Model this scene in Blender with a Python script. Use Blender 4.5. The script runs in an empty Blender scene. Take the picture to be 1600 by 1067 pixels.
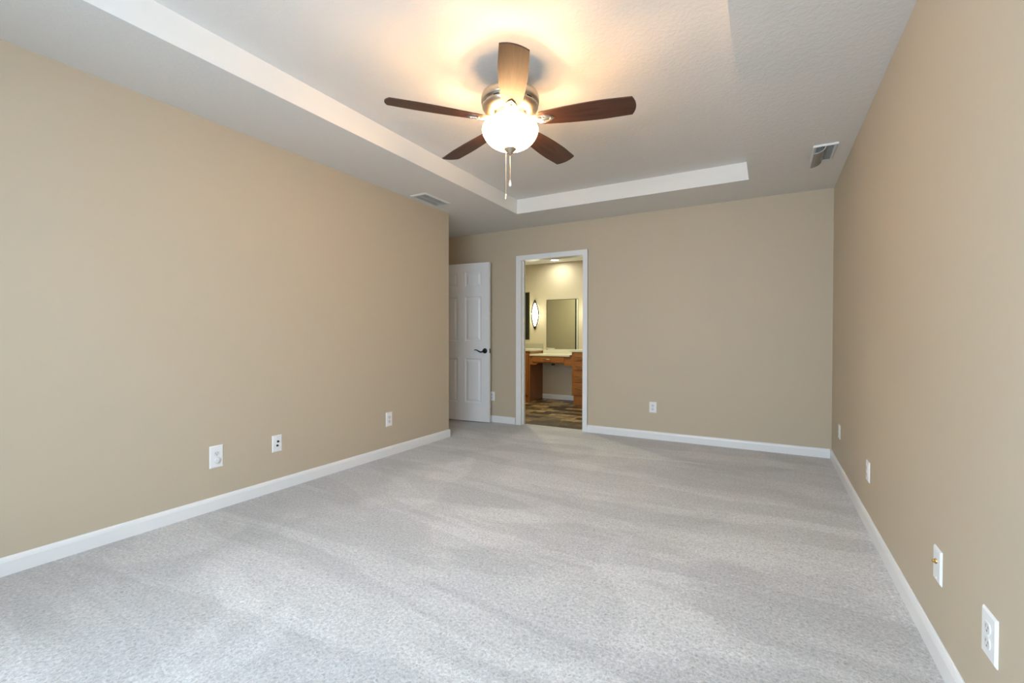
import bpy, bmesh, math, random
from mathutils import Vector, Matrix
random.seed(4)
S = bpy.context.scene
COL = S.collection
PI = math.pi

# ------------------------------------------------------------------ camera
YAW, PITCH, ROLL = 0.50986, 0.01209, -0.00135
FOCAL_PX, CAM_H = 712.47, 1.0937
cam_d = bpy.data.cameras.new('camera'); cam = bpy.data.objects.new('camera', cam_d); COL.objects.link(cam)
cam_d.sensor_width = 36.0; cam_d.lens = FOCAL_PX / 1600 * 36
cam_d.shift_x = -1.2 / 1600; cam_d.shift_y = 1.7 / 1600
cam_d.clip_start = 0.02
_xr = Vector((math.cos(YAW), math.sin(YAW), 0)); _fh = Vector((-math.sin(YAW), math.cos(YAW), 0)); _z = Vector((0, 0, 1))
_fw = math.cos(PITCH) * _fh - math.sin(PITCH) * _z
_zu = math.sin(PITCH) * _fh + math.cos(PITCH) * _z
_R = math.cos(ROLL) * _xr - math.sin(ROLL) * _zu
_U = math.sin(ROLL) * _xr + math.cos(ROLL) * _zu
cam.matrix_world = Matrix(((_R.x, _U.x, -_fw.x, 0), (_R.y, _U.y, -_fw.y, 0), (_R.z, _U.z, -_fw.z, CAM_H), (0, 0, 0, 1)))
S.camera = cam

# ------------------------------------------------------------------ colour management
S.view_settings.view_transform = 'Standard'; S.view_settings.look = 'None'
S.view_settings.exposure = 0.16; S.view_settings.gamma = 1.0; S.view_settings.use_curve_mapping = False
S.cycles.use_denoising = True
S.cycles.max_bounces = 14; S.cycles.diffuse_bounces = 8; S.cycles.sample_clamp_indirect = 8.0

# ------------------------------------------------------------------ room dimensions (metres; the camera stands at x=0, y=0)
L, R, D, E = -3.044, 0.511, 5.0, 4.010        # left wall, right wall, back wall, end of the left wall
F = -0.5                                      # window wall behind the camera
H = 2.44
TX0, TX1, TY0, TY1, TH = -2.403, -0.151, 0.11, 4.391, 2.5935   # tray recess
BD = 5.115                                    # bathroom face of the partition
YB, YF, BH = 7.38, 6.88, 2.403                # bathroom far wall, vanity fronts, ceiling
WIN = (-2.0, 0.30, 0.55, 2.12)              # window in the wall behind the camera

# ------------------------------------------------------------------ sky and daylight through the window
w = bpy.data.worlds.new('world'); S.world = w; w.use_nodes = True
bg = w.node_tree.nodes['Background']; bg.inputs[0].default_value = (0.72, 0.84, 1.0, 1); bg.inputs[1].default_value = 1.5


def area(name, loc, rot, sx, sy, power, color, spread=PI):
    d = bpy.data.lights.new(name, 'AREA'); d.shape = 'RECTANGLE'; d.size = sx; d.size_y = sy
    d.energy = power; d.color = color; d.spread = spread
    o = bpy.data.objects.new(name, d); COL.objects.link(o); o.location = loc; o.rotation_euler = rot
    return o


def point(name, loc, power, color, radius):
    d = bpy.data.lights.new(name, 'POINT'); d.energy = power; d.color = color; d.shadow_soft_size = radius
    o = bpy.data.objects.new(name, d); COL.objects.link(o); o.location = loc
    return o


DAY = 178
area('window_daylight', ((WIN[0] + WIN[1]) / 2, F - 0.50, (WIN[2] + WIN[3]) / 2 + 0.2), (PI / 2 - 0.58, 0, 0), 2.6, 1.7, DAY, (0.65, 0.86, 1.05))


# ------------------------------------------------------------------ materials
def mat(name, color, rough=0.5, metal=0.0, spec=0.5, emit=None, estr=0.0):
    m = bpy.data.materials.new(name); m.use_nodes = True
    b = m.node_tree.nodes['Principled BSDF']
    b.inputs['Base Color'].default_value = (*color, 1); b.inputs['Roughness'].default_value = rough
    b.inputs['Metallic'].default_value = metal; b.inputs['Specular IOR Level'].default_value = spec
    if emit:
        b.inputs['Emission Color'].default_value = (*emit, 1); b.inputs['Emission Strength'].default_value = estr
    return m


def nodes(m):
    return m.node_tree.nodes, m.node_tree.links, m.node_tree.nodes['Principled BSDF']


def add_bump(m, scale, strength, dist=0.002, detail=3.0, rough=0.55):
    n, l, b = nodes(m)
    tc = n.new('ShaderNodeTexCoord'); t = n.new('ShaderNodeTexNoise'); bp = n.new('ShaderNodeBump')
    t.inputs['Scale'].default_value = scale; t.inputs['Detail'].default_value = detail; t.inputs['Roughness'].default_value = rough
    bp.inputs['Strength'].default_value = strength; bp.inputs['Distance'].default_value = dist
    l.new(tc.outputs['Object'], t.inputs['Vector']); l.new(t.outputs[0], bp.inputs['Height']); l.new(bp.outputs[0], b.inputs['Normal'])
    return t, tc


def srgb(r, g, b):
    f = lambda c: (c / 255) / 12.92 if c / 255 <= 0.04045 else ((c / 255 + 0.055) / 1.055) ** 2.4
    return (f(r), f(g), f(b))


M_wall = mat('tan_wall_paint', (0.55, 0.475, 0.36), 0.55, spec=0.3); add_bump(M_wall, 160, 0.12, 0.001)
M_white = mat('white_trim_paint', srgb(236, 237, 238), 0.35)
M_riser = mat('white_smooth_paint', srgb(236, 236, 234), 0.6, spec=0.3)
M_ceil = mat('knockdown_ceiling', srgb(225, 224, 222), 0.8, spec=0.2)
# knockdown texture: flattened blotches
n, l, b = nodes(M_ceil)
tc = n.new('ShaderNodeTexCoord'); nz = n.new('ShaderNodeTexNoise'); cr = n.new('ShaderNodeValToRGB'); bp_ = n.new('ShaderNodeBump')
nz.inputs['Scale'].default_value = 42; nz.inputs['Detail'].default_value = 4; nz.inputs['Roughness'].default_value = 0.6; nz.inputs['Distortion'].default_value = 0.6
cr.color_ramp.elements[0].position = 0.42; cr.color_ramp.elements[1].position = 0.62
bp_.inputs['Strength'].default_value = 0.34; bp_.inputs['Distance'].default_value = 0.002
l.new(tc.outputs['Object'], nz.inputs['Vector']); l.new(nz.outputs[0], cr.inputs[0]); l.new(cr.outputs[0], bp_.inputs['Height']); l.new(bp_.outputs[0], b.inputs['Normal'])

# carpet: fine twisted fibres plus the lay of the pile left by the vacuum cleaner
M_carpet = mat('grey_cut_pile_carpet', srgb(182, 182, 184), 0.95, spec=0.05)
n, l, b = nodes(M_carpet)
b.inputs['Sheen Weight'].default_value = 0.5
tc = n.new('ShaderNodeTexCoord')
fib = n.new('ShaderNodeTexNoise'); fib.inputs['Scale'].default_value = 85; fib.inputs['Detail'].default_value = 4; fib.inputs['Roughness'].default_value = 0.75; fib.inputs['Distortion'].default_value = 0.8
l.new(tc.outputs['Object'], fib.inputs['Vector'])
fr = n.new('ShaderNodeMapRange'); fr.inputs[1].default_value = 0.3; fr.inputs[2].default_value = 0.7; fr.inputs[3].default_value = 0.54; fr.inputs[4].default_value = 1.38
l.new(fib.outputs[0], fr.inputs[0])


def nap(rot, sc, lo, hi, a, b_, seed, dist=0.4, detail=3.0):
    mp = n.new('ShaderNodeMapping'); mp.inputs['Rotation'].default_value = (0, 0, math.radians(rot)); mp.inputs['Scale'].default_value = sc
    mp.inputs['Location'].default_value = (seed, seed * 0.7, 0)
    t = n.new('ShaderNodeTexNoise'); t.inputs['Scale'].default_value = 1.0; t.inputs['Detail'].default_value = detail; t.inputs['Roughness'].default_value = 0.5; t.inputs['Distortion'].default_value = dist
    l.new(tc.outputs['Object'], mp.inputs[0]); l.new(mp.outputs[0], t.inputs['Vector'])
    r = n.new('ShaderNodeMapRange'); r.interpolation_type = 'SMOOTHSTEP'
    r.inputs[1].default_value = lo; r.inputs[2].default_value = hi; r.inputs[3].default_value = a; r.inputs[4].default_value = b_
    l.new(t.outputs[0], r.inputs[0])
    return r.outputs[0]


def mul(a, c):
    k = n.new('ShaderNodeMath'); k.operation = 'MULTIPLY'; l.new(a, k.inputs[0]); l.new(c, k.inputs[1]); return k.outputs[0]


v = mul(nap(3, (0.45, 2.2, 1), 0.48, 0.53, 0.89, 1.03, 3.1, 1.0, 4), nap(-5, (1.3, 5.0, 1), 0.44, 0.56, 0.96, 1.02, 9.4, 1.6, 6))
v = mul(v, nap(38, (0.8, 1.2, 1), 0.45, 0.54, 0.90, 1.03, 21.0, 1.0, 6))
# the pile was brushed the other way along the left wall, and leans away on the right-hand third
sx = n.new('ShaderNodeSeparateXYZ'); l.new(tc.outputs['Object'], sx.inputs[0])
wv = n.new('ShaderNodeTexNoise'); wv.inputs['Scale'].default_value = 2.2; wv.inputs['Detail'].default_value = 5; l.new(tc.outputs['Object'], wv.inputs['Vector'])
ad = n.new('ShaderNodeMath'); ad.operation = 'MULTIPLY_ADD'; l.new(wv.outputs[0], ad.inputs[0]); ad.inputs[1].default_value = 1.3; l.new(sx.outputs[0], ad.inputs[2])
for lo_, hi_, a_, c_ in ((-1.95, -1.65, 0.84, 1.0), (-0.25, 0.15, 1.0, 0.95)):
    r_ = n.new('ShaderNodeMapRange'); r_.interpolation_type = 'SMOOTHSTEP'
    r_.inputs[1].default_value = lo_; r_.inputs[2].default_value = hi_; r_.inputs[3].default_value = a_; r_.inputs[4].default_value = c_
    l.new(ad.outputs[0], r_.inputs[0]); v = mul(v, r_.outputs[0])
v = mul(v, fr.outputs[0])
hs = n.new('ShaderNodeMixRGB'); hs.blend_type = 'MULTIPLY'; hs.inputs[0].default_value = 1; hs.inputs[1].default_value = (*srgb(202, 199, 197), 1)
l.new(v, hs.inputs[2]); l.new(hs.outputs[0], b.inputs['Base Color'])
cb = n.new('ShaderNodeBump'); cb.inputs['Strength'].default_value = 0.8; cb.inputs['Distance'].default_value = 0.006
l.new(fib.outputs[0], cb.inputs['Height']); l.new(cb.outputs[0], b.inputs['Normal'])


def wood(name, c1, c2, rough, sc, spec=0.5):
    m = mat(name, c1, rough, spec=spec); n, l, b = nodes(m)
    tc = n.new('ShaderNodeTexCoord'); mp = n.new('ShaderNodeMapping'); mp.inputs['Scale'].default_value = sc
    t = n.new('ShaderNodeTexNoise'); t.inputs['Scale'].default_value = 1; t.inputs['Detail'].default_value = 5; t.inputs['Distortion'].default_value = 1.2
    r = n.new('ShaderNodeValToRGB'); r.color_ramp.elements[0].color = (*c1, 1); r.color_ramp.elements[1].color = (*c2, 1)
    r.color_ramp.elements[0].position = 0.3; r.color_ramp.elements[1].position = 0.72
    l.new(tc.outputs['Object'], mp.inputs[0]); l.new(mp.outputs[0], t.inputs['Vector']); l.new(t.outputs[0], r.inputs[0]); l.new(r.outputs[0], b.inputs['Base Color'])
    return m


M_walnut = wood('dark_walnut_veneer', srgb(58, 34, 24), srgb(88, 54, 38), 0.45, (3, 45, 45))
M_cherry = wood('stained_cherry_wood', srgb(132, 78, 34), srgb(160, 100, 48), 0.4, (45, 45, 3))
M_cherry_h = wood('stained_cherry_wood_horizontal', srgb(134, 80, 36), srgb(162, 102, 50), 0.4, (3, 45, 45))
M_nickel = mat('brushed_nickel', (0.62, 0.55, 0.45), 0.32, 1.0)
M_steel = mat('satin_steel', (0.75, 0.72, 0.66), 0.3, 1.0)
M_bronze = mat('oil_rubbed_bronze', (0.018, 0.015, 0.013), 0.35, 0.6)
M_brass = mat('brass', (0.55, 0.40, 0.14), 0.3, 1.0)
M_counter = mat('cream_stone_countertop', srgb(212, 206, 188), 0.3)
n, l, b = nodes(M_counter)
M_splash = mat('grey_stone_backsplash', srgb(168, 164, 146), 0.35)
M_plastic = mat('white_plastic', srgb(240, 241, 242), 0.3)
M_plastic2 = mat('warm_white_plastic', srgb(226, 227, 228), 0.35)
M_slot = mat('dark_slot', (0.02, 0.02, 0.02), 0.6)
M_slotgrey = mat('grey_slot', (0.16, 0.16, 0.16), 0.6)
M_dark = mat('painted_shadow_gap', (0.03, 0.03, 0.03), 0.9)
M_mirror = mat('mirror_silver', (0.80, 0.84, 0.80), 0.015, 1.0)
M_bowl = mat('lit_frosted_glass', (0.95, 0.92, 0.85), 0.35, emit=(1.0, 0.57, 0.25), estr=38.0)
M_sconce = mat('lit_opal_glass', (0.95, 0.95, 0.9), 0.3, emit=(1.0, 0.98, 0.72), estr=7.0)
M_lens = mat('lit_diffuser', (0.95, 0.95, 0.9), 0.4, emit=(1.0, 0.97, 0.82), estr=14.0)
M_chain = mat('chain_metal', (0.8, 0.74, 0.62), 0.35, 1.0)
M_ventw = mat('white_enamel', srgb(222, 222, 220), 0.45)
M_damper = mat('grey_damper', srgb(185, 185, 183), 0.6)
M_duct = mat('shaded_duct_metal', srgb(120, 119, 117), 0.6)
M_clear = bpy.data.materials.new('clear_plastic'); M_clear.use_nodes = True
n = M_clear.node_tree.nodes; l = M_clear.node_tree.links
n.remove(n['Principled BSDF']); out = n['Material Output']
tr = n.new('ShaderNodeBsdfTransparent'); gl = n.new('ShaderNodeBsdfGlossy'); df = n.new('ShaderNodeBsdfDiffuse'); mx = n.new('ShaderNodeMixShader'); mx2 = n.new('ShaderNodeMixShader'); fn = n.new('ShaderNodeFresnel')
tr.inputs[0].default_value = (0.90, 0.90, 0.89, 1); gl.inputs['Roughness'].default_value = 0.1; df.inputs[0].default_value = (0.6, 0.58, 0.55, 1)
mx2.inputs[0].default_value = 0.5; l.new(tr.outputs[0], mx2.inputs[1]); l.new(df.outputs[0], mx2.inputs[2])
l.new(fn.outputs[0], mx.inputs[0]); l.new(mx2.outputs[0], mx.inputs[1]); l.new(gl.outputs[0], mx.inputs[2]); l.new(mx.outputs[0], out.inputs[0])
M_pane = bpy.data.materials.new('window_glass'); M_pane.use_nodes = True
n = M_pane.node_tree.nodes; l = M_pane.node_tree.links
n.remove(n['Principled BSDF']); out = n['Material Output']
tr = n.new('ShaderNodeBsdfTransparent'); gl = n.new('ShaderNodeBsdfGlossy'); mx = n.new('ShaderNodeMixShader'); mx.inputs[0].default_value = 0.06
gl.inputs['Roughness'].default_value = 0.02
l.new(tr.outputs[0], mx.inputs[1]); l.new(gl.outputs[0], mx.inputs[2]); l.new(mx.outputs[0], out.inputs[0])

# slate-look vinyl tiles: brick layout, each tile its own brown
M_tile = mat('brown_slate_tile', srgb(80, 66, 50), 0.4)
n, l, b = nodes(M_tile)
tc = n.new('ShaderNodeTexCoord'); mp = n.new('ShaderNodeMapping'); mp.inputs['Rotation'].default_value = (0, 0, math.radians(0))
br = n.new('ShaderNodeTexBrick'); br.inputs['Scale'].default_value = 1; br.inputs['Brick Width'].default_value = 0.3; br.inputs['Row Height'].default_value = 0.15
br.inputs['Mortar Size'].default_value = 0.003; br.inputs['Color1'].default_value = (*srgb(58, 46, 34), 1); br.inputs['Color2'].default_value = (*srgb(176, 152, 118), 1); br.inputs['Mortar'].default_value = (*srgb(48, 40, 32), 1); br.inputs['Bias'].default_value = -0.2
nt = n.new('ShaderNodeTexNoise'); nt.inputs['Scale'].default_value = 7; nt.inputs['Detail'].default_value = 6; nt.inputs['Distortion'].default_value = 1.5
rp = n.new('ShaderNodeValToRGB'); rp.color_ramp.elements[0].color = (0.35, 0.33, 0.30, 1); rp.color_ramp.elements[1].color = (1.5, 1.4, 1.2, 1); rp.color_ramp.elements[0].position = 0.3; rp.color_ramp.elements[1].position = 0.7
mm = n.new('ShaderNodeMixRGB'); mm.blend_type = 'MULTIPLY'; mm.inputs[0].default_value = 1
l.new(tc.outputs['Object'], mp.inputs[0]); l.new(mp.outputs[0], br.inputs['Vector']); l.new(tc.outputs['Object'], nt.inputs['Vector']); l.new(nt.outputs[0], rp.inputs[0])
l.new(br.outputs[0], mm.inputs[1]); l.new(rp.outputs[0], mm.inputs[2]); l.new(mm.outputs[0], b.inputs['Base Color'])


# ------------------------------------------------------------------ mesh helpers
class MB:
    """collects shapes into one mesh; every shape gets a material slot"""

    def __init__(self, *mats):
        self.bm = bmesh.new(); self.mats = list(mats)

    def _new(self, before, mi, smooth=False):
        for f in self.bm.faces:
            if f not in before:
                f.material_index = mi; f.smooth = smooth

    def box(self, x0, x1, y0, y1, z0, z1, mi=0, bevel=0.0, seg=2):
        bef = set(self.bm.faces)
        vs = [self.bm.verts.new((x, y, z)) for x in (x0, x1) for y in (y0, y1) for z in (z0, z1)]
        for q in ((0, 1, 3, 2), (4, 6, 7, 5), (0, 4, 5, 1), (2, 3, 7, 6), (0, 2, 6, 4), (1, 5, 7, 3)):
            self.bm.faces.new([vs[i] for i in q])
        if bevel:
            es = list({e for v_ in vs for e in v_.link_edges})
            bmesh.ops.bevel(self.bm, geom=es, offset=bevel, segments=seg, profile=0.5, affect='EDGES')
        self._new(bef, mi)
        return self

    def prism(self, pts, axis, a, b_, mi=0, smooth=False):
        """extrude a closed 2-D outline along an axis ('x','y','z') from a to b"""
        bef = set(self.bm.faces)
        def P(p, t):
            return {'x': (t, p[0], p[1]), 'y': (p[0], t, p[1]), 'z': (p[0], p[1], t)}[axis]
        A = [self.bm.verts.new(P(p, a)) for p in pts]; B = [self.bm.verts.new(P(p, b_)) for p in pts]
        k = len(pts)
        self.bm.faces.new(A); self.bm.faces.new(B[::-1])
        for i in range(k):
            self.bm.faces.new([A[i], B[i], B[(i + 1) % k], A[(i + 1) % k]])
        self._new(bef, mi, smooth)
        return self

    def lathe(self, prof, seg=48, mi=0, c=(0, 0, 0), smooth=True, cap=True):
        bef = set(self.bm.faces); rings = []
        for r, z in prof:
            if r < 1e-6:
                rings.append([self.bm.verts.new((c[0], c[1], c[2] + z))])
            else:
                rings.append([self.bm.verts.new((c[0] + r * math.cos(2 * PI * i / seg), c[1] + r * math.sin(2 * PI * i / seg), c[2] + z)) for i in range(seg)])
        for A, B in zip(rings[:-1], rings[1:]):
            for i in range(seg):
                j = (i + 1) % seg
                if len(A) == 1 and len(B) > 1: self.bm.faces.new([A[0], B[i], B[j]])
                elif len(B) == 1 and len(A) > 1: self.bm.faces.new([A[i], A[j], B[0]])
                elif len(A) > 1: self.bm.faces.new([A[i], A[j], B[j], B[i]])
        self._new(bef, mi, smooth)
        return self

    def tube(self, pts, r, seg=10, mi=0, radii=None):
        bef = set(self.bm.faces); pts = [Vector(p) for p in pts]; rings = []
        up = Vector((0, 0, 1))
        for i, p in enumerate(pts):
            d = (pts[min(i + 1, len(pts) - 1)] - pts[max(i - 1, 0)]).normalized()
            a = d.cross(up)
            if a.length < 1e-3: a = d.cross(Vector((1, 0, 0)))
            a.normalize(); b_ = d.cross(a).normalized(); rr = radii[i] if radii else r
            rings.append([self.bm.verts.new(p + rr * (math.cos(2 * PI * k / seg) * a + math.sin(2 * PI * k / seg) * b_)) for k in range(seg)])
        for A, B in zip(rings[:-1], rings[1:]):
            for k in range(seg):
                self.bm.faces.new([A[k], A[(k + 1) % seg], B[(k + 1) % seg], B[k]])
        self.bm.faces.new(rings[0][::-1]); self.bm.faces.new(rings[-1])
        self._new(bef, mi, True)
        return self

    def grid(self, rows, thick_dir=None, mi=0, smooth=True):
        bef = set(self.bm.faces)
        V = [[self.bm.verts.new(p) for p in r] for r in rows]
        for a, b_ in zip(V[:-1], V[1:]):
            for i in range(len(a) - 1):
                self.bm.faces.new([a[i], a[i + 1], b_[i + 1], b_[i]])
        self._new(bef, mi, smooth)
        return self

    def build(self, name, parent=None, kind=None, loc=None, rotz=0.0):
        bmesh.ops.recalc_face_normals(self.bm, faces=self.bm.faces[:])
        me = bpy.data.meshes.new(name); self.bm.to_mesh(me); self.bm.free()
        for m in self.mats: me.materials.append(m)
        o = bpy.data.objects.new(name, me); COL.objects.link(o)
        if parent: o.parent = parent
        if kind: o['kind'] = kind
        if loc: o.location = loc
        o.rotation_euler.z = rotz
        return o


def tag(o, label, cat, group=None):
    o['label'] = label; o['category'] = cat
    if group: o['group'] = group
    return o


def thing(name, label, cat, loc=(0, 0, 0), rotz=0.0, group=None):
    o = bpy.data.objects.new(name, None); COL.objects.link(o); o.location = loc; o.rotation_euler.z = rotz
    o.empty_display_size = 0.1
    return tag(o, label, cat, group)


# ------------------------------------------------------------------ the setting
HX = -3.93                                    # door-side wall of the entry alcove
DX0, DX1, DZ = -2.685, -1.865, 2.045          # doorway to the bathroom (between the casings)
MB(M_carpet).box(HX - 1.4, R + 0.12, F - 0.12, 5.09, -0.1, 0.0).build('floor', kind='structure')
MB(M_tile).box(-5.5, -1.1, 5.09, YB + 0.1, -0.1, -0.004).build('floor_bathroom', kind='structure')

mb = MB(M_ceil, M_riser)
for x0, x1, y0, y1 in ((HX - 0.12, TX0, F - 0.12, D), (TX1, R + 0.12, F - 0.12, D), (TX0, TX1, F - 0.12, TY0), (TX0, TX1, TY1, D)):
    mb.box(x0, x1, y0, y1, H, TH + 0.1)
mb.box(TX0, TX1, TY0, TY1, TH, TH + 0.1)
for f in mb.bm.faces:
    f.normal_update()
    c = f.calc_center_median()
    if abs(f.normal.z) < 0.5 and TX0 - 0.01 < c.x < TX1 + 0.01 and TY0 - 0.01 < c.y < TY1 + 0.01: f.material_index = 1
mb.build('ceiling', kind='structure')

MB(M_wall).box(L - 0.12, L, F - 0.12, E, 0, H + 0.02).build('wall_left', kind='structure')
MB(M_wall).box(R, R + 0.12, F - 0.12, D + 0.115, 0, H + 0.02).build('wall_right', kind='structure')
mb = MB(M_wall)
mb.box(-5.5, DX0, D, BD, 0, H + 0.02).box(DX1, R, D, BD, 0, H + 0.02).box(DX0, DX1, D, BD, DZ, H + 0.02)
mb.build('wall_back', kind='structure')
mb = MB(M_wall)
mb.box(L - 0.12, WIN[0], F - 0.12, F, 0, H + 0.02).box(WIN[1], R + 0.12, F - 0.12, F, 0, H + 0.02)
mb.box(WIN[0], WIN[1], F - 0.12, F, 0, WIN[2]).box(WIN[0], WIN[1], F - 0.12, F, WIN[3], H + 0.02)
mb.build('wall_front', kind='structure')
# entry alcove, its door opening and the hallway behind it
MB(M_wall).box(HX - 0.12, L - 0.12, E - 0.12, E, 0, H + 0.02).build('wall_alcove', kind='structure')
OY0, OY1 = 4.07, 4.855
mb = MB(M_wall)
mb.box(HX - 0.12, HX, E, OY0, 0, H + 0.02).box(HX - 0.12, HX, OY1, D, 0, H + 0.02).box(HX - 0.12, HX, OY0, OY1, 2.06, H + 0.02)
mb.build('wall_entry', kind='structure')
mb = MB(M_wall, M_ceil)
mb.box(HX - 1.32, HX - 1.2, 3.0, D, 0, H + 0.02).box(HX - 1.2, HX - 0.12, 2.9, 3.02, 0, H + 0.02).box(HX - 1.32, HX - 0.12, 2.9, D, H, H + 0.1, 1)
mb.box(HX - 0.12, HX, 2.9, E - 0.12, 0, H + 0.02)
mb.build('wall_hallway', kind='structure')
# bathroom shell
MB(M_wall).box(-5.5, -1.1, YB, YB + 0.1, 0, BH + 0.02).build('wall_bathroom_back', kind='structure')
MB(M_wall).box(-1.2, -1.1, BD, YB, 0, BH + 0.02).build('wall_bathroom_right', kind='structure')
MB(M_wall).box(-5.5, -5.4, BD, YB, 0, BH + 0.02).build('wall_bathroom_left', kind='structure')
MB(M_ceil).box(-5.5, -1.1, BD, YB + 0.1, BH, BH + 0.1).build('ceiling_bathroom', kind='structure')


# baseboards: eased top edge
BBH, BBT = 0.084, 0.013


def base_profile(t=BBT, h=BBH):
    return [(0, 0), (t, 0), (t, h - 0.022), (t - 0.003, h - 0.010), (t - 0.007, h - 0.002), (t - 0.010, h), (0, h)]


def baseboard(name, axis, a, b_, at, sign):
    pts = [(at + sign * x, z) for x, z in base_profile()]
    MB(M_white).prism(pts, axis, a, b_).build(name, kind='structure')


baseboard('baseboard_left', 'y', F, E + BBT, L, 1)
baseboard('baseboard_right', 'y', F, D, R, -1)
baseboard('baseboard_back_right', 'x', -1.808, R - BBT, D, -1)
baseboard('baseboard_back_left', 'x', HX, -2.754, D, -1)
baseboard('baseboard_alcove', 'x', HX, L, E, 1)
baseboard('baseboard_bathroom', 'x', -3.51, -2.755, YB, -1)

# casing round the bathroom doorway (both faces), jambs and stops
CW = 0.057


def casing(name, x0, x1, ztop, y, s):
    """three mitred boards with a moulded inner step; s=-1 stands proud towards -y"""
    mb = MB(M_white)
    for a, t in ((0.0, 0.011), (0.018, 0.016)):      # thin inner lip then thicker outer band
        q = (y, y + s * t) if s > 0 else (y + s * t, y)
        i = a
        mb.box(x0 - CW, x0 - i, q[0], q[1], 0, ztop + i)
        mb.box(x1 + i, x1 + CW, q[0], q[1], 0, ztop + i)
        mb.box(x0 - CW, x1 + CW, q[0], q[1], ztop + i, ztop + CW)
    return mb.build(name, kind='structure')


casing('trim_1', DX0 - 0.003 + 0.003, DX1, DZ, D, -1)
casing('trim_2', DX0, DX1, DZ, BD, 1)
mb = MB(M_white)
j = 0.006
mb.box(DX0 - 0.001, DX0 + j, D, BD, 0, DZ).box(DX1 - j, DX1 + 0.001, D, BD, 0, DZ).box(DX0, DX1, D, BD, DZ - 0.001, DZ + 0.001)
mb.box(DX0 + j, DX0 + j + 0.012, D + 0.045, D + 0.08, 0, DZ - j, bevel=0.002).box(DX1 - j - 0.012, DX1 - j, D + 0.045, D + 0.08, 0, DZ - j, bevel=0.002)
mb.build('trim_3', kind='structure')
# entry door opening casing
mb = MB(M_white)
mb.box(HX, HX + 0.014, OY0 - 0.05, OY0, 0, 2.115, bevel=0.002).box(HX, HX + 0.014, OY1, OY1 + 0.057, 0, 2.115, bevel=0.002).box(HX, HX + 0.014, OY0 - 0.05, OY1 + 0.057, 2.06, 2.115, bevel=0.002)
mb.box(HX - 0.12, HX, OY0, OY0 + 0.01, 0, 2.06).box(HX - 0.12, HX, OY1 - 0.01, OY1, 0, 2.06).box(HX - 0.12, HX, OY0, OY1, 2.05, 2.06)
mb.build('trim_4', kind='structure')
# added white strip and painted shadow-gap strip, placed for the large mirror to reflect
mb = MB(M_white, M_dark)
mb.box(-3.742, -3.69, BD, BD + 0.018, 0, 2.1, bevel=0.002).box(-3.775, -3.742, BD, BD + 0.008, 0, 2.04, 1)
mb.build('added_mirror_strips', kind='structure')

# added dark olive door, itself unseen, gives the left mirror its dark reflection
M_olive = mat('mirror_darkening_olive', srgb(78, 78, 64), 0.5)
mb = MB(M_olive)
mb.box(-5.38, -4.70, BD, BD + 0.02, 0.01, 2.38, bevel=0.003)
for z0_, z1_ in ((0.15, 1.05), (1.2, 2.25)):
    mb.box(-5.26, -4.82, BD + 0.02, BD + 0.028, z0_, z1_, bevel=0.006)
mb.build('added_dark_door', kind='structure')

# window behind the camera
mb = MB(M_white)
x0, x1, z0, z1 = WIN
mb.box(x0 - 0.06, x0, F, F + 0.016, z0 - 0.06, z1 + 0.06).box(x1, x1 + 0.06, F, F + 0.016, z0 - 0.06, z1 + 0.06).box(x0, x1, F, F + 0.016, z1, z1 + 0.06).box(x0 - 0.08, x1 + 0.08, F, F + 0.05, z0 - 0.03, z0)
mb.box(x0, x0 + 0.04, F - 0.1, F, z0, z1).box(x1 - 0.04, x1, F - 0.1, F, z0, z1).box(x0, x1, F - 0.1, F, z0, z0 + 0.04).box(x0, x1, F - 0.1, F, z1 - 0.04, z1)
xm = (x0 + x1) / 2; zm = (z0 + z1) / 2
mb.box(xm - 0.04, xm + 0.04, F - 0.1, F, z0, z1).box(x0, x1, F - 0.08, F - 0.04, zm - 0.02, zm + 0.02)
wf = mb.build('window_1', kind='structure')
MB(M_pane).box(x0 + 0.04, xm - 0.04, F - 0.062, F - 0.058, z0 + 0.04, z1 - 0.04).box(xm + 0.04, x1 - 0.04, F - 0.062, F - 0.058, z0 + 0.04, z1 - 0.04).build('glass', parent=wf)


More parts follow.
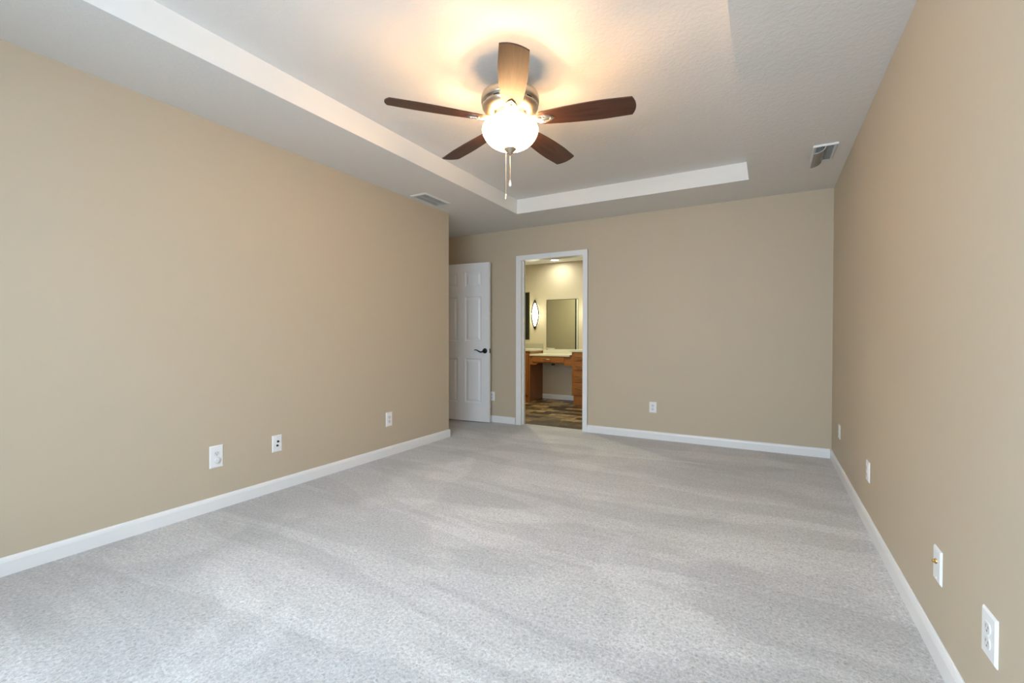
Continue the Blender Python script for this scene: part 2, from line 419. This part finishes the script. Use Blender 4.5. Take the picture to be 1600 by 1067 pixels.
# ------------------------------------------------------------------ six-panel door, open against the back wall
def panel_door():
    W_, T_, Z0, Z1 = 0.815, 0.035, 0.012, 2.04
    root = thing('panel_door', 'white six-panel door standing open flat in front of the back wall of the alcove', 'door', (-3.885, 4.808, 0), math.radians(5.7))
    mb = MB(M_white)
    st = 0.114; pw = (W_ - 3 * st) / 2
    xs = [0, st, st + pw, 2 * st + pw, 2 * st + 2 * pw, W_]
    zs = [Z0, 0.248, 0.818, 1.041, 1.612, 1.742, 1.930, Z1]
    y0, y1 = 0.0, T_
    # rails and stiles as a full slab between sunk panels
    for i in range(5):
        for k in range(7):
            hole = i in (1, 3) and k in (1, 3, 5)
            if not hole:
                mb.box(xs[i], xs[i + 1], y0, y1, zs[k], zs[k + 1])
    bmesh.ops.remove_doubles(mb.bm, verts=mb.bm.verts[:], dist=1e-5)
    seen = {}
    for f in list(mb.bm.faces):                       # drop the faces between neighbouring boxes
        key = tuple(sorted(v_.index for v_ in f.verts)) if False else tuple(sorted((round(v_.co.x, 4), round(v_.co.y, 4), round(v_.co.z, 4)) for v_ in f.verts))
        seen.setdefault(key, []).append(f)
    dead = [f for fs in seen.values() if len(fs) > 1 for f in fs]
    bmesh.ops.delete(mb.bm, geom=dead, context='FACES')
    mb.build('door_slab', parent=root)
    for i in (1, 3):
        for k in (1, 3, 5):
            p = MB(M_white)
            a0, a1, c0, c1 = xs[i], xs[i + 1], zs[k], zs[k + 1]
            # moulding slopes in to a groove, then the raised field slopes back out
            steps = [(0.0, 0.0), (0.012, 0.009), (0.020, 0.009), (0.045, 0.002)]
            for yy, sg in ((y0, 1), (y1, -1)):
                rings = []
                for ins, dep in steps:
                    rings.append([p.bm.verts.new((x, yy + sg * dep, z)) for x, z in ((a0 + ins, c0 + ins), (a1 - ins, c0 + ins), (a1 - ins, c1 - ins), (a0 + ins, c1 - ins))])
                for A, B in zip(rings[:-1], rings[1:]):
                    for q in range(4):
                        p.bm.faces.new([A[q], A[(q + 1) % 4], B[(q + 1) % 4], B[q]])
                p.bm.faces.new(rings[-1])
            p.build('door_panel', parent=root)
    # lever handles on both faces, with a latch plate on the edge
    for sg, yy in ((-1, 0.0), (1, T_)):
        hx, hz = W_ - 0.062, 0.918
        h = MB(M_bronze)
        prof = [(0.0, 0.012), (0.012, 0.012), (0.026, 0.010), (0.032, 0.005), (0.033, 0.0)]
        base = len(h.bm.verts)
        h.lathe(prof, 32)
        for v_ in h.bm.verts:
            x, y, z = v_.co; v_.co = (hx + x, yy + sg * z, hz + y)
        hand = h.build('lever_handle', parent=root)
        hand['label'] = 'dark bronze lever handle on a round rose'
        lv = MB(M_bronze)
        out_ = yy + sg * 0.045
        lv.tube([(hx, yy + sg * 0.010, hz), (hx, yy + sg * 0.040, hz)], 0.012)
        pts = []
        for t in range(13):
            u = t / 12
            pts.append((hx - 0.002 - 0.125 * u, out_, hz - 0.002 + 0.012 * math.sin(u * 2 * PI * 0.9 + PI) + (0.008 * max(0, u - 0.55))))
        lv.tube(pts, 0.008, radii=[0.0105 - 0.005 * (t / 12) for t in range(13)])
        lv.build('lever', parent=hand)
    lp = MB(M_bronze); lp.box(W_, W_ + 0.0015, T_ / 2 - 0.012, T_ / 2 + 0.012, 0.918 - 0.028, 0.918 + 0.028); lp.build('latch_plate', parent=root)
    for z in (0.22, 1.02, 1.82):
        hg = MB(M_bronze); hg.tube([(-0.006, -0.004, z - 0.045), (-0.006, -0.004, z + 0.045)], 0.006); hg.build('hinge', parent=root)


panel_door()


# ------------------------------------------------------------------ wall plates
def wall_plate(name, label, cat, loc, rotz, kind, w_=0.072, h_=0.118, group=None):
    root = thing(name, label, cat, loc, rotz, group)
    mb = MB(M_plastic)
    t = 0.006
    a = 0.005                                         # sloped edge
    o_ = [(-w_ / 2, -h_ / 2), (w_ / 2, -h_ / 2), (w_ / 2, h_ / 2), (-w_ / 2, h_ / 2)]
    rings = []
    for ins, y in ((0, 0), (0, -0.002), (a, -t), ):
        rings.append([mb.bm.verts.new((x - math.copysign(ins, x), y, z - math.copysign(ins, z))) for x, z in o_])
    for A, B in zip(rings[:-1], rings[1:]):
        for q in range(4): mb.bm.faces.new([A[q], A[(q + 1) % 4], B[(q + 1) % 4], B[q]])
    mb.bm.faces.new(rings[-1]); mb.bm.faces.new(rings[0])
    mb.build('plate', parent=root)

    def screw(z):
        s = MB(M_plastic2); s.lathe([(0.0035, 0), (0.0035, 0.001), (0.0, 0.0013)], 12)
        for v_ in s.bm.verts: v_.co = (v_.co.x, -t - v_.co.z, z + v_.co.y)
        s.build('screw', parent=root)
    if kind in ('duplex', 'capped'):
        screw(0)
        for sgn in (1, -1):
            zc = sgn * 0.0195
            r = MB(M_plastic2)
            pts = []
            for k in range(32):
                an = 2 * PI * k / 32
                pts.append((0.0172 * math.cos(an), max(-0.0142, min(0.0142, 0.0172 * math.sin(an))) + zc))
            r.prism(pts, 'y', -t - 0.0022, -t + 0.001)
            rec = r.build('receptacle', parent=root)
            if kind == 'capped' and sgn == -1:
                c = MB(M_plastic2); c.lathe([(0.019, 0), (0.019, 0.006), (0.016, 0.009), (0, 0.010)], 28)
                for v_ in c.bm.verts: v_.co = (v_.co.x + 0.003, -t - 0.002 - v_.co.z, zc - 0.004 + v_.co.y)
                cp = c.build('safety_cap', parent=root); cp['label'] = 'round safety cap plugged into the lower receptacle'
            else:
                s = MB(M_slotgrey)
                s.box(-0.0078, -0.0052, -t - 0.0026, -t - 0.002, zc - 0.001, zc + 0.0075).box(0.0052, 0.0078, -t - 0.0026, -t - 0.002, zc + 0.0, zc + 0.0065)
                s.prism([(0.0028 * math.cos(2 * PI * k / 12), zc - 0.0075 + 0.0028 * math.sin(2 * PI * k / 12)) for k in range(12)], 'y', -t - 0.0026, -t - 0.002)
                s.build('slots', parent=rec)
    elif kind == 'data':
        screw(0.044); screw(-0.044)
        for zc, m_ in ((0.014, M_bronze), (-0.014, M_slot)):
            c = MB(m_); c.lathe([(0.0075, 0), (0.0075, 0.003), (0.005, 0.004), (0.005, 0.010), (0, 0.010)], 16)
            for v_ in c.bm.verts: v_.co = (v_.co.x + 0.004 * (1 if zc > 0 else -0.4), -t - v_.co.z, zc + v_.co.y)
            c.build('jack', parent=root)
    elif kind == 'coax':
        screw(0.044); screw(-0.044)
        c = MB(M_brass); c.lathe([(0.0085, 0), (0.0085, 0.004), (0.005, 0.005), (0.005, 0.011), (0.003, 0.012), (0, 0.010)], 14)
        for v_ in c.bm.verts: v_.co = (v_.co.x, -t - v_.co.z, 0.012 + v_.co.y)
        c.build('coax_connector', parent=root)['label'] = 'brass coaxial connector'
    return root


G = None
wall_plate('power_outlet', 'white outlet on the left wall with a round cap in its lower socket', 'outlet', (L, 1.597, 0.335), PI / 2, 'capped', 0.082, 0.140)
wall_plate('cable_wall_plate', 'white wall plate with two dark jacks, beside the capped outlet on the left wall', 'wall plate', (L, 2.006, 0.335), PI / 2, 'data', 0.074, 0.118)
wall_plate('power_outlet', 'white outlet on the left wall, nearest to the alcove corner and door', 'outlet', (L, 3.105, 0.335), PI / 2, 'duplex', 0.078, 0.130)
wall_plate('power_outlet', 'white outlet on the back wall right of the bathroom doorway', 'outlet', (-1.071, D, 0.342), 0, 'duplex', 0.076, 0.116)
wall_plate('power_outlet', 'white outlet low on the back wall, half hidden behind the open door edge', 'outlet', (-3.098, D, 0.332), 0, 'duplex', 0.072, 0.118)
wall_plate('power_outlet', 'white outlet on the right wall nearest to the far room corner', 'outlet', (R, 4.485, 0.335), -PI / 2, 'duplex', 0.09, 0.112)
wall_plate('power_outlet', 'white outlet on the right wall, between far corner outlet and the cable plate', 'outlet', (R, 3.28, 0.325), -PI / 2, 'duplex', 0.09, 0.116)
wall_plate('cable_wall_plate', 'white wall plate with one brass coaxial connector on the right wall', 'wall plate', (R, 2.045, 0.323), -PI / 2, 'coax', 0.076, 0.114)
wall_plate('power_outlet', 'large white outlet on the right wall in the near corner of the photo', 'outlet', (R, 1.630, 0.320), -PI / 2, 'duplex', 0.088, 0.122)


# ------------------------------------------------------------------ ceiling registers
def register(label, x0, x1, y0, y1, deflector=False):
    cx, cy = (x0 + x1) / 2, (y0 + y1) / 2
    root = thing('ceiling_vent', label, 'vent', (cx, cy, H))
    hx, hy = (x1 - x0) / 2, (y1 - y0) / 2
    f = 0.022
    mb = MB(M_ventw)
    o_ = [(-hx, -hy), (hx, -hy), (hx, hy), (-hx, hy)]
    rings = []
    for ins, z in ((0, 0), (0.001, -0.003), (0.010, -0.010), (f, -0.010), (f, 0.0)):
        rings.append([mb.bm.verts.new((x - math.copysign(ins, x), y - math.copysign(ins, y), z)) for x, y in o_])
    for A, B in zip(rings[:-1], rings[1:]):
        for q in range(4): mb.bm.faces.new([A[q], A[(q + 1) % 4], B[(q + 1) % 4], B[q]])
    mb.build('vent_frame', parent=root)
    MB(M_duct if deflector else M_damper).box(-hx + f, hx - f, -hy + f, hy - f, -0.0015, -0.0005).build('damper', parent=root)
    k = int((2 * hy - 2 * f) / 0.0135)
    for s in range(k):
        y = -hy + f + (s + 0.5) * (2 * hy - 2 * f) / k
        sl = MB(M_ventw)
        sl.prism([(y - 0.0052, -0.0095), (y - 0.0045, -0.0100), (y + 0.0052, -0.0022), (y + 0.0045, -0.0018)], 'x', -hx + f, hx - f)
        sl.build('louver', parent=root)
    MB(M_ventw).box(-0.003, 0.003, -hy + f, hy - f, -0.0105, -0.009).build('centre_bar', parent=root)
    if deflector:
        d = MB(M_clear); rows_o, rows_i = [], []
        N = 14
        for t in range(N + 1):
            a = PI / 2 * t / N
            x = 0.002 - 0.072 * (1 - math.cos(a)); z = -0.010 - 0.044 * math.sin(a)
            rows_o.append((x, z))
        outl = rows_o + [(x + 0.0006, z + 0.0024) for x, z in rows_o[::-1]]
        d.prism(outl, 'y', -hy + 0.012, hy - 0.012, smooth=False)
        cl = d.build('air_deflector', parent=root); cl['label'] = 'clear curved plastic air deflector'
        e = MB(M_plastic)
        e.tube([(x, -hy + 0.012, z) for x, z in rows_o], 0.0016, 8)
        e.build('rim', parent=cl)
        e = MB(M_plastic); e.box(-hx, hx, -hy - 0.001, -hy + 0.005, -0.014, -0.001); e.build('mounting_strip', parent=cl)


register('white louvered ceiling vent beside the top of the left wall', -2.985, -2.795, 3.325, 3.720)
register('ceiling vent with a clear curved air deflector, near the right wall', 0.270, 0.418, 3.842, 4.180, True)


# ------------------------------------------------------------------ ceiling fan with light
def ceiling_fan():
    cx, cy = -1.277, 2.251
    z0 = TH
    root = thing('ceiling_fan', 'five-blade walnut and nickel ceiling fan with a glowing glass bowl light', 'ceiling fan', (cx, cy, z0))
    Zr = lambda z: z - z0
    mb = MB(M_nickel)
    mb.lathe([(0.0, Zr(2.486)), (0.040, Zr(2.486)), (0.095, Zr(2.474)), (0.140, Zr(2.464)), (0.158, Zr(2.452)), (0.164, Zr(2.438)), (0.164, Zr(2.414)), (0.161, Zr(2.405)), (0.152, Zr(2.400)), (0.1515, Zr(2.393)),
              (0.158, Zr(2.390)), (0.157, Zr(2.383)), (0.150, Zr(2.372)), (0.138, Zr(2.358)), (0.112, Zr(2.350)), (0.085, Zr(2.348)), (0, Zr(2.348))], 72)
    mb.build('motor_housing', parent=root)
    cn = MB(M_nickel)
    cn.lathe([(0, 0), (0.070, 0), (0.072, -0.006), (0.068, -0.030), (0.050, -0.052), (0.026, -0.062), (0.020, -0.070), (0.020, Zr(2.484)), (0, Zr(2.484))], 40)
    cn.build('canopy', parent=root)
    vv = MB(M_slot)
    vv.tube([(0.1525 * math.cos(d), 0.1525 * math.sin(d), Zr(2.3965)) for d in (-0.11, -0.055, 0, 0.055, 0.11)], 0.0028, 6)
    v0 = vv.build('vent_slit', parent=root)
    for k in range(10):                               # vent slits in the groove of the housing
        o = v0 if k == 0 else v0.copy()
        if k: COL.objects.link(o); o.parent = root
        o.rotation_euler.z = 2 * PI * (k + 0.5) / 10
    hub = MB(M_nickel)
    hub.lathe([(0, Zr(2.349)), (0.088, Zr(2.349)), (0.095, Zr(2.344)), (0.095, Zr(2.330)), (0.085, Zr(2.326)), (0, Zr(2.326))], 48)
    hub.build('flywheel', parent=root)
    # blades and irons
    zb = Zr(2.3066)
    ph = 0.2267
    pit = math.radians(12)
    R0, R1 = 0.155, 0.6865
    NB = 30

    def half(u):                                      # half width along the blade
        base = 0.046 + 0.026 * math.sin(min(1.0, u / 0.72) * PI / 2)
        if u < 0.06: base *= math.sqrt(max(0.0, 1 - ((0.06 - u) / 0.06) ** 2)) * 0.45 + 0.55
        return base - 0.006 * max(0, (u - 0.72) / 0.28)
    bl = MB(M_walnut)
    out = []
    rows_t, rows_b = [], []
    M_ = 8
    for i in range(NB + 1):
        u = i / NB
        rt, rb = [], []
        for k in range(M_ + 1):
            s = -1 + 2 * k / M_
            y = s * half(u)
            bow = 0.020 * (1 - s * s) if True else 0
            x = R0 + (R1 - 0.020 - R0) * u + bow * max(0, (u - 0.6) / 0.4) ** 1
            zz = -y * math.sin(pit)
            rt.append((x, y * math.cos(pit), zz + 0.003)); rb.append((x, y * math.cos(pit), zz - 0.003))
        rows_t.append(rt); rows_b.append(rb)
    bl.grid(rows_t); bl.grid([r[::-1] for r in rows_b])
    edge_t = [r[0] for r in rows_t] + rows_t[-1][1:] + [r[-1] for r in rows_t[::-1]][1:] + rows_t[0][::-1][1:-1]
    edge_b = [r[0] for r in rows_b] + rows_b[-1][1:] + [r[-1] for r in rows_b[::-1]][1:] + rows_b[0][::-1][1:-1]
    bl.grid([edge_t + [edge_t[0]], edge_b + [edge_b[0]]], smooth=False)
    blade0 = bl.build('blade', parent=root)
    ir = MB(M_steel)
    # iron: arm from the flywheel, widening to a pointed pad under the blade
    outl = [(0.080, -0.020), (0.130, -0.017), (0.165, -0.026), (0.200, -0.030), (0.228, -0.020), (0.252, 0.0), (0.228, 0.020), (0.200, 0.030), (0.165, 0.026), (0.130, 0.017), (0.080, 0.020)]
    top, bot = [], []
    for x, y in outl:
        k = min(1, max(0, (x - 0.10) / 0.05)); z = (1 - k) * 0.030 + k * (-y * math.sin(pit) - 0.0045)
        top.append(ir.bm.verts.new((x, y, z + 0.001))); bot.append(ir.bm.verts.new((x, y, z - 0.005)))
    ir.bm.faces.new(top); ir.bm.faces.new(bot[::-1])
    for i in range(len(outl)):
        j_ = (i + 1) % len(outl); ir.bm.faces.new([top[i], bot[i], bot[j_], top[j_]])
    rib = [(0.09, 0, 0.022), (0.13, 0, 0.004), (0.18, 0, -0.009), (0.235, 0, -0.008)]
    ir.tube(rib, 0.008, 10, radii=[0.010, 0.010, 0.008, 0.003])
    for sx, sy in ((0.190, 0.018), (0.190, -0.018), (0.232, 0.0)):
        ir.lathe([(0.005, 0.0), (0.005, -0.003), (0.0, -0.0045)], 10, c=(sx, sy, -sy * math.sin(pit) - 0.009))
    iron0 = ir.build('blade_iron', parent=root)
    for k in range(5):
        a = ph + k * 2 * PI / 5
        b_ = blade0 if k == 0 else blade0.copy(); i_ = iron0 if k == 0 else iron0.copy()
        for o in (b_, i_):
            if k: COL.objects.link(o); o.parent = root
            o.location = (0, 0, zb); o.rotation_euler.z = a
    # light kit: fitter, glass bowl, finial
    fit = MB(M_nickel)
    fit.lathe([(0, Zr(2.328)), (0.070, Zr(2.328)), (0.076, Zr(2.322)), (0.076, Zr(2.306)), (0.060, Zr(2.300)), (0, Zr(2.300))], 40)
    fit.build('light_fitter', parent=root)
    bw = MB(M_bowl)
    prof_o = [(0.116, 2.304), (0.123, 2.301), (0.129, 2.295), (0.142, 2.289), (0.153, 2.279), (0.158, 2.266), (0.1575, 2.254), (0.153, 2.238), (0.144, 2.219), (0.131, 2.201), (0.113, 2.184), (0.090, 2.170), (0.064, 2.160), (0.036, 2.155), (0.010, 2.154)]
    prof_i = [(max(0.006, r - 0.004), z + (0.004 if z < 2.2 else 0)) for r, z in prof_o[::-1]]
    bw.lathe([(r, Zr(z)) for r, z in prof_o + prof_i[:-1] + [(0.112, 2.304)] + [prof_o[0]]], 64)
    bmesh.ops.remove_doubles(bw.bm, verts=bw.bm.verts[:], dist=1e-6)
    bw.build('glass_bowl', parent=root)['label'] = 'glowing frosted glass light bowl'
    fi = MB(M_nickel)
    fi.lathe([(0, 2.164), (0.034, 2.162), (0.036, 2.157), (0.034, 2.152), (0.028, 2.149), (0.026, 2.143), (0.020, 2.139), (0.017, 2.133), (0.012, 2.130), (0.008, 2.124), (0, 2.122)], 32, c=(0, 0, -z0))
    fi.build('finial', parent=root)
    # pull chains, beaded
    for dx, dy, za, zb_ in ((0.0, 0.0, 2.124, 1.975), (-0.096, 0.118, 2.405, 1.945)):
        c = MB(M_chain)
        c.tube([(dx, dy, Zr(za)), (dx, dy, Zr(zb_))], 0.0009, 6)
        z = za - 0.003
        while z > zb_:
            c.lathe([(0, 0.0013), (0.0010, 0.0007), (0.0013, 0), (0.0010, -0.0007), (0, -0.0013)], 6, c=(dx, dy, Zr(z))); z -= 0.0052
        ch = c.build('pull_chain', parent=root)
        k = MB(M_chain if dx else M_plastic)
        k.lathe([(0, 0.004), (0.0035, 0.002), (0.0045, -0.006), (0.0075, -0.020), (0.0065, -0.027), (0.003, -0.031), (0, -0.032)], 20, c=(dx, dy, Zr(zb_)))
        k.build('pull_knob', parent=ch)
    # three bulbs inside the bowl
    for k in range(3):
        a = ph + 4 * 2 * PI / 5 + (k * 2 + 1) * PI / 3
        point('fan_bulb', (cx + 0.092 * math.cos(a), cy + 0.092 * math.sin(a), 2.276), 14.5, (1.0, 0.64, 0.35), 0.018)


ceiling_fan()


# ------------------------------------------------------------------ bathroom
def panel_front(mb, x0, x1, z0, z1, y, t=0.019, fr=0.0):
    mb.box(x0, x1, y - t, y, z0, z1, bevel=0.003)


def bar_pull(parent, xc, z, y, half=0.058):
    m_ = MB(M_steel)
    m_.tube([(xc - half, y - 0.028, z), (xc + half, y - 0.028, z)], 0.0055, 10)
    m_.tube([(xc - half * 0.75, y, z), (xc - half * 0.75, y - 0.028, z)], 0.0045, 8)
    m_.tube([(xc + half * 0.75, y, z), (xc + half * 0.75, y - 0.028, z)], 0.0045, 8)
    return m_.build('bar_pull', parent=parent)


KX0, KX1 = -3.512, -2.755
CT = 0.888                                    # tall counter height
# left vanity cabinet
t = thing('vanity_cabinet', 'brown wooden vanity cabinet left of the knee space in the bathroom', 'cabinet', (-4.0, YF, 0))
ox, oy = -4.0, YF
mb = MB(M_cherry); mb.box(-4.45 - ox, KX0 - ox, 0.0, YB - 0.002 - oy, 0.0, CT - 0.035); mb.build('cabinet_body', parent=t)
mb = MB(M_cherry); mb.box(-4.40 - ox, KX0 - 0.03 - ox, -0.019, 0, 0.11, CT - 0.06, bevel=0.003)
dr = mb.build('cabinet_door', parent=t)
mb = MB(M_steel); mb.tube([(KX0 - 0.33 - ox, -0.045, 0.62), (KX0 - 0.33 - ox, -0.045, 0.74)], 0.0055); mb.tube([(KX0 - 0.33 - ox, -0.019, 0.63), (KX0 - 0.33 - ox, -0.045, 0.63)], 0.0045, 8); mb.tube([(KX0 - 0.33 - ox, -0.019, 0.73), (KX0 - 0.33 - ox, -0.045, 0.73)], 0.0045, 8)
mb.build('bar_pull', parent=dr)
mb = MB(M_counter)
mb.box(-4.47, KX0 + 0.012, YF - 0.022, YB - 0.001, CT - 0.035, CT + 0.002, bevel=0.004)
o = mb.build('countertop'); tag(o, 'cream countertop on the left vanity cabinet, under the sconce', 'countertop')
mb = MB(M_splash); mb.box(-4.45, KX0 + 0.010, YB - 0.020, YB - 0.001, CT + 0.002, CT + 0.09, bevel=0.003); mb.build('backsplash', parent=o)
# right drawer cabinet
t = thing('drawer_cabinet', 'brown wooden cabinet of four drawers right of the bathroom knee space', 'cabinet', (-2.5, YF, 0))
ox = -2.5
mb = MB(M_cherry); mb.box(KX1 - ox, -2.25 - ox, 0, YB - 0.002 - oy, 0.15, CT - 0.035); mb.build('cabinet_body', parent=t)
mb = MB(M_cherry_h); mb.box(KX1 + 0.03 - ox, -2.25 - ox, 0.0, YB - 0.004 - oy, 0.0, 0.15); mb.build('plinth', parent=t)
for zz0, zz1, hz in ((0.712, 0.838, 0.775), (0.562, 0.700, 0.628), (0.372, 0.550, 0.470), (0.168, 0.360, 0.270)):
    mb = MB(M_cherry_h); panel_front(mb, KX1 + 0.035 - ox, -2.275 - ox, zz0, zz1, 0.0)
    d = mb.build('drawer', parent=t)
    bar_pull(d, -2.515 - ox, hz, -0.019, 0.16)
mb = MB(M_counter)
mb.box(KX1 - 0.028, -2.24, YF - 0.026, YB - 0.001, CT - 0.035, CT, bevel=0.004)
tag(mb.build('countertop'), 'cream countertop on the four-drawer cabinet right of the knee space', 'countertop')
# lowered make-up counter with an arched apron and one drawer
MZ = 0.806
t = thing('makeup_desk', 'wooden apron with one drawer spanning the knee space below the mirror', 'desk', ((KX0 + KX1) / 2, YF, 0.62))
ox, oz = (KX0 + KX1) / 2, 0.62
mb = MB(M_cherry_h)
lo, hi = 0.628 - oz, 0.662 - oz
x0, x1 = KX0 - ox, KX1 - ox
pts = [(x0, lo), (x0 + 0.10, lo)]
for k in range(1, 9): pts.append((x0 + 0.10 + 0.06 * k / 8, lo + (hi - lo) * (0.5 - 0.5 * math.cos(PI * k / 8))))
for k in range(0, 9): pts.append((x1 - 0.16 + 0.06 * k / 8, hi - (hi - lo) * (0.5 - 0.5 * math.cos(PI * k / 8))))
pts += [(x1, lo), (x1, MZ - 0.03 - oz), (x0, MZ - 0.03 - oz)]
mb.prism(pts, 'y', 0.0, 0.022)
mb.build('apron', parent=t)
mb = MB(M_cherry_h); mb.box(x0 + 0.05, x1 - 0.13, -0.014, 0.0, 0.676 - oz, 0.768 - oz, bevel=0.003); d = mb.build('drawer', parent=t)
bar_pull(d, (-3.25 - 3.11) / 2 - ox + 0.0, 0.727 - oz, -0.014, 0.068)
mb = MB(M_slot); mb.box(-3.13 - ox, -3.09 - ox, 0.03, 0.07, 0.625 - oz, 0.70 - oz, bevel=0.003); mb.build('drawer_runner', parent=t)
mb = MB(M_cherry_h); mb.box(x0, x1, 0.022, 0.48, 0.70 - oz, 0.715 - oz); mb.build('drawer_bottom', parent=t)
mb = MB(M_counter); mb.box(KX0 + 0.001, KX1 - 0.029, YF - 0.024, YB - 0.001, MZ - 0.03, MZ, bevel=0.004)
o = mb.build('countertop'); tag(o, 'lower cream countertop over the knee space, under the large mirror', 'countertop')
mb = MB(M_counter); mb.box(KX0 + 0.014, KX1 - 0.03, YB - 0.020, YB - 0.001, MZ, MZ + 0.062, bevel=0.003); mb.build('backsplash', parent=o)


# mirrors
def mirror(label, x0, x1, z0, z1):
    cx, cz = (x0 + x1) / 2, (z0 + z1) / 2
    mb = MB(M_mirror); b = 0.012
    w2, h2 = (x1 - x0) / 2, (z1 - z0) / 2
    o_ = [(-w2, -h2), (w2, -h2), (w2, h2), (-w2, h2)]
    rings = [[mb.bm.verts.new((x - math.copysign(i, x), y, z - math.copysign(i, z))) for x, z in o_] for i, y in ((0, 0), (0, -0.005), (b, -0.007))]
    for A, B in zip(rings[:-1], rings[1:]):
        for q in range(4): mb.bm.faces.new([A[q], A[(q + 1) % 4], B[(q + 1) % 4], B[q]])
    mb.bm.faces.new(rings[-1]); mb.bm.faces.new(rings[0])
    tag(mb.build('wall_mirror', loc=(cx, YB, cz)), label, 'mirror')


mirror('large frameless mirror above the lower makeup counter in the bathroom', -3.440, -2.835, MZ + 0.064, 1.757)
mirror('dark narrow-looking mirror left of the lit sconce, partly behind the door jamb', -4.42, -3.767, 1.033, 1.912)


def sconce(label, xc):
    zc = 1.497
    root = thing('wall_sconce', label, 'wall lamp', (xc, YB, zc), 0, None)
    mb = MB(M_bronze); mb.box(-0.035, 0.035, -0.012, 0, -0.16, 0.16, bevel=0.004); mb.build('back_plate', parent=root)
    g = MB(M_sconce); rows = []
    N, K = 16, 12
    for i in range(N + 1):                            # bowed lens-shaped shade
        u = -1 + 2 * i / N
        wd = 0.046 * math.sqrt(max(0.0, 1 - (abs(u)) ** 2.6)) + 0.008; z = 0.205 * u
        rows.append([(wd * math.cos(PI * k / K), -0.010 - (0.055 * math.sqrt(max(0, 1 - u * u)) + 0.006) * math.sin(PI * k / K), z) for k in range(K + 1)])
    g.grid(rows); g.build('glass_shade', parent=root)['label'] = 'glowing white glass shade'
    for sg in (-1, 1):
        b_ = MB(M_bronze); pts = []
        for k in range(17):
            u = -1 + 2 * k / 16
            pts.append(((0.080 if sg > 0 else -0.034) * (1 - u * u), -0.02 - (0.015 if sg > 0 else 0.062) * (1 - u * u), 0.258 * u))
        b_.tube(pts, 0.0105, 8); b_.build('bow_arm', parent=root)
    for sg in (-1, 1):
        f_ = MB(M_bronze); f_.lathe([(0, 0.012), (0.008, 0.007), (0.010, 0), (0.008, -0.007), (0, -0.012)], 14, c=(0, -0.02, sg * 0.258)); f_.build('finial', parent=root)
        f_ = MB(M_bronze); f_.tube([(0, 0, sg * 0.14), (0, -0.02, sg * 0.25)], 0.005, 8); f_.build('stem', parent=root)
    point('sconce_bulb', (xc, YB - 0.16, zc), 2.8, (1.0, 0.98, 0.72), 0.05)


sconce('lit wall sconce with bowed dark arms between the two bathroom mirrors', -3.662)
sconce('lit wall sconce right of the large mirror, hidden by the right door casing', -2.62)

# recessed downlight
t = thing('recessed_light', 'round lit recessed light in the bathroom ceiling', 'ceiling light', (-3.165, 7.115, BH))
mb = MB(M_white); mb.lathe([(0.062, -0.001), (0.066, -0.006), (0.088, -0.004), (0.090, 0)], 40); mb.build('trim_ring', parent=t)
mb = MB(M_lens); mb.lathe([(0, -0.003), (0.062, -0.003), (0.064, -0.001)], 40); mb.build('diffuser', parent=t)
sp = bpy.data.lights.new('downlight_beam', 'AREA'); sp.shape = 'DISK'; sp.size = 0.12; sp.energy = 3.8; sp.color = (1.0, 0.99, 0.82)
so = bpy.data.objects.new('downlight_beam', sp); COL.objects.link(so); so.location = (-3.165, 7.115, BH - 0.012)
# added second can, out of view, brightens the bathroom and its mirror reflection
t = thing('recessed_light', 'added unseen round recessed light over the middle of the bathroom floor', 'ceiling light', (-3.3, 5.9, BH))
mb = MB(M_white); mb.lathe([(0.062, -0.001), (0.066, -0.006), (0.088, -0.004), (0.090, 0)], 40); mb.build('trim_ring', parent=t)
mb = MB(M_lens); mb.lathe([(0, -0.003), (0.062, -0.003), (0.064, -0.001)], 40); mb.build('diffuser', parent=t)
sp2 = sp.copy(); sp2.energy = 24; sp2.color = (1.0, 0.98, 0.60)
so2 = bpy.data.objects.new('downlight_beam', sp2); COL.objects.link(so2); so2.location = (-3.3, 5.9, BH - 0.012)
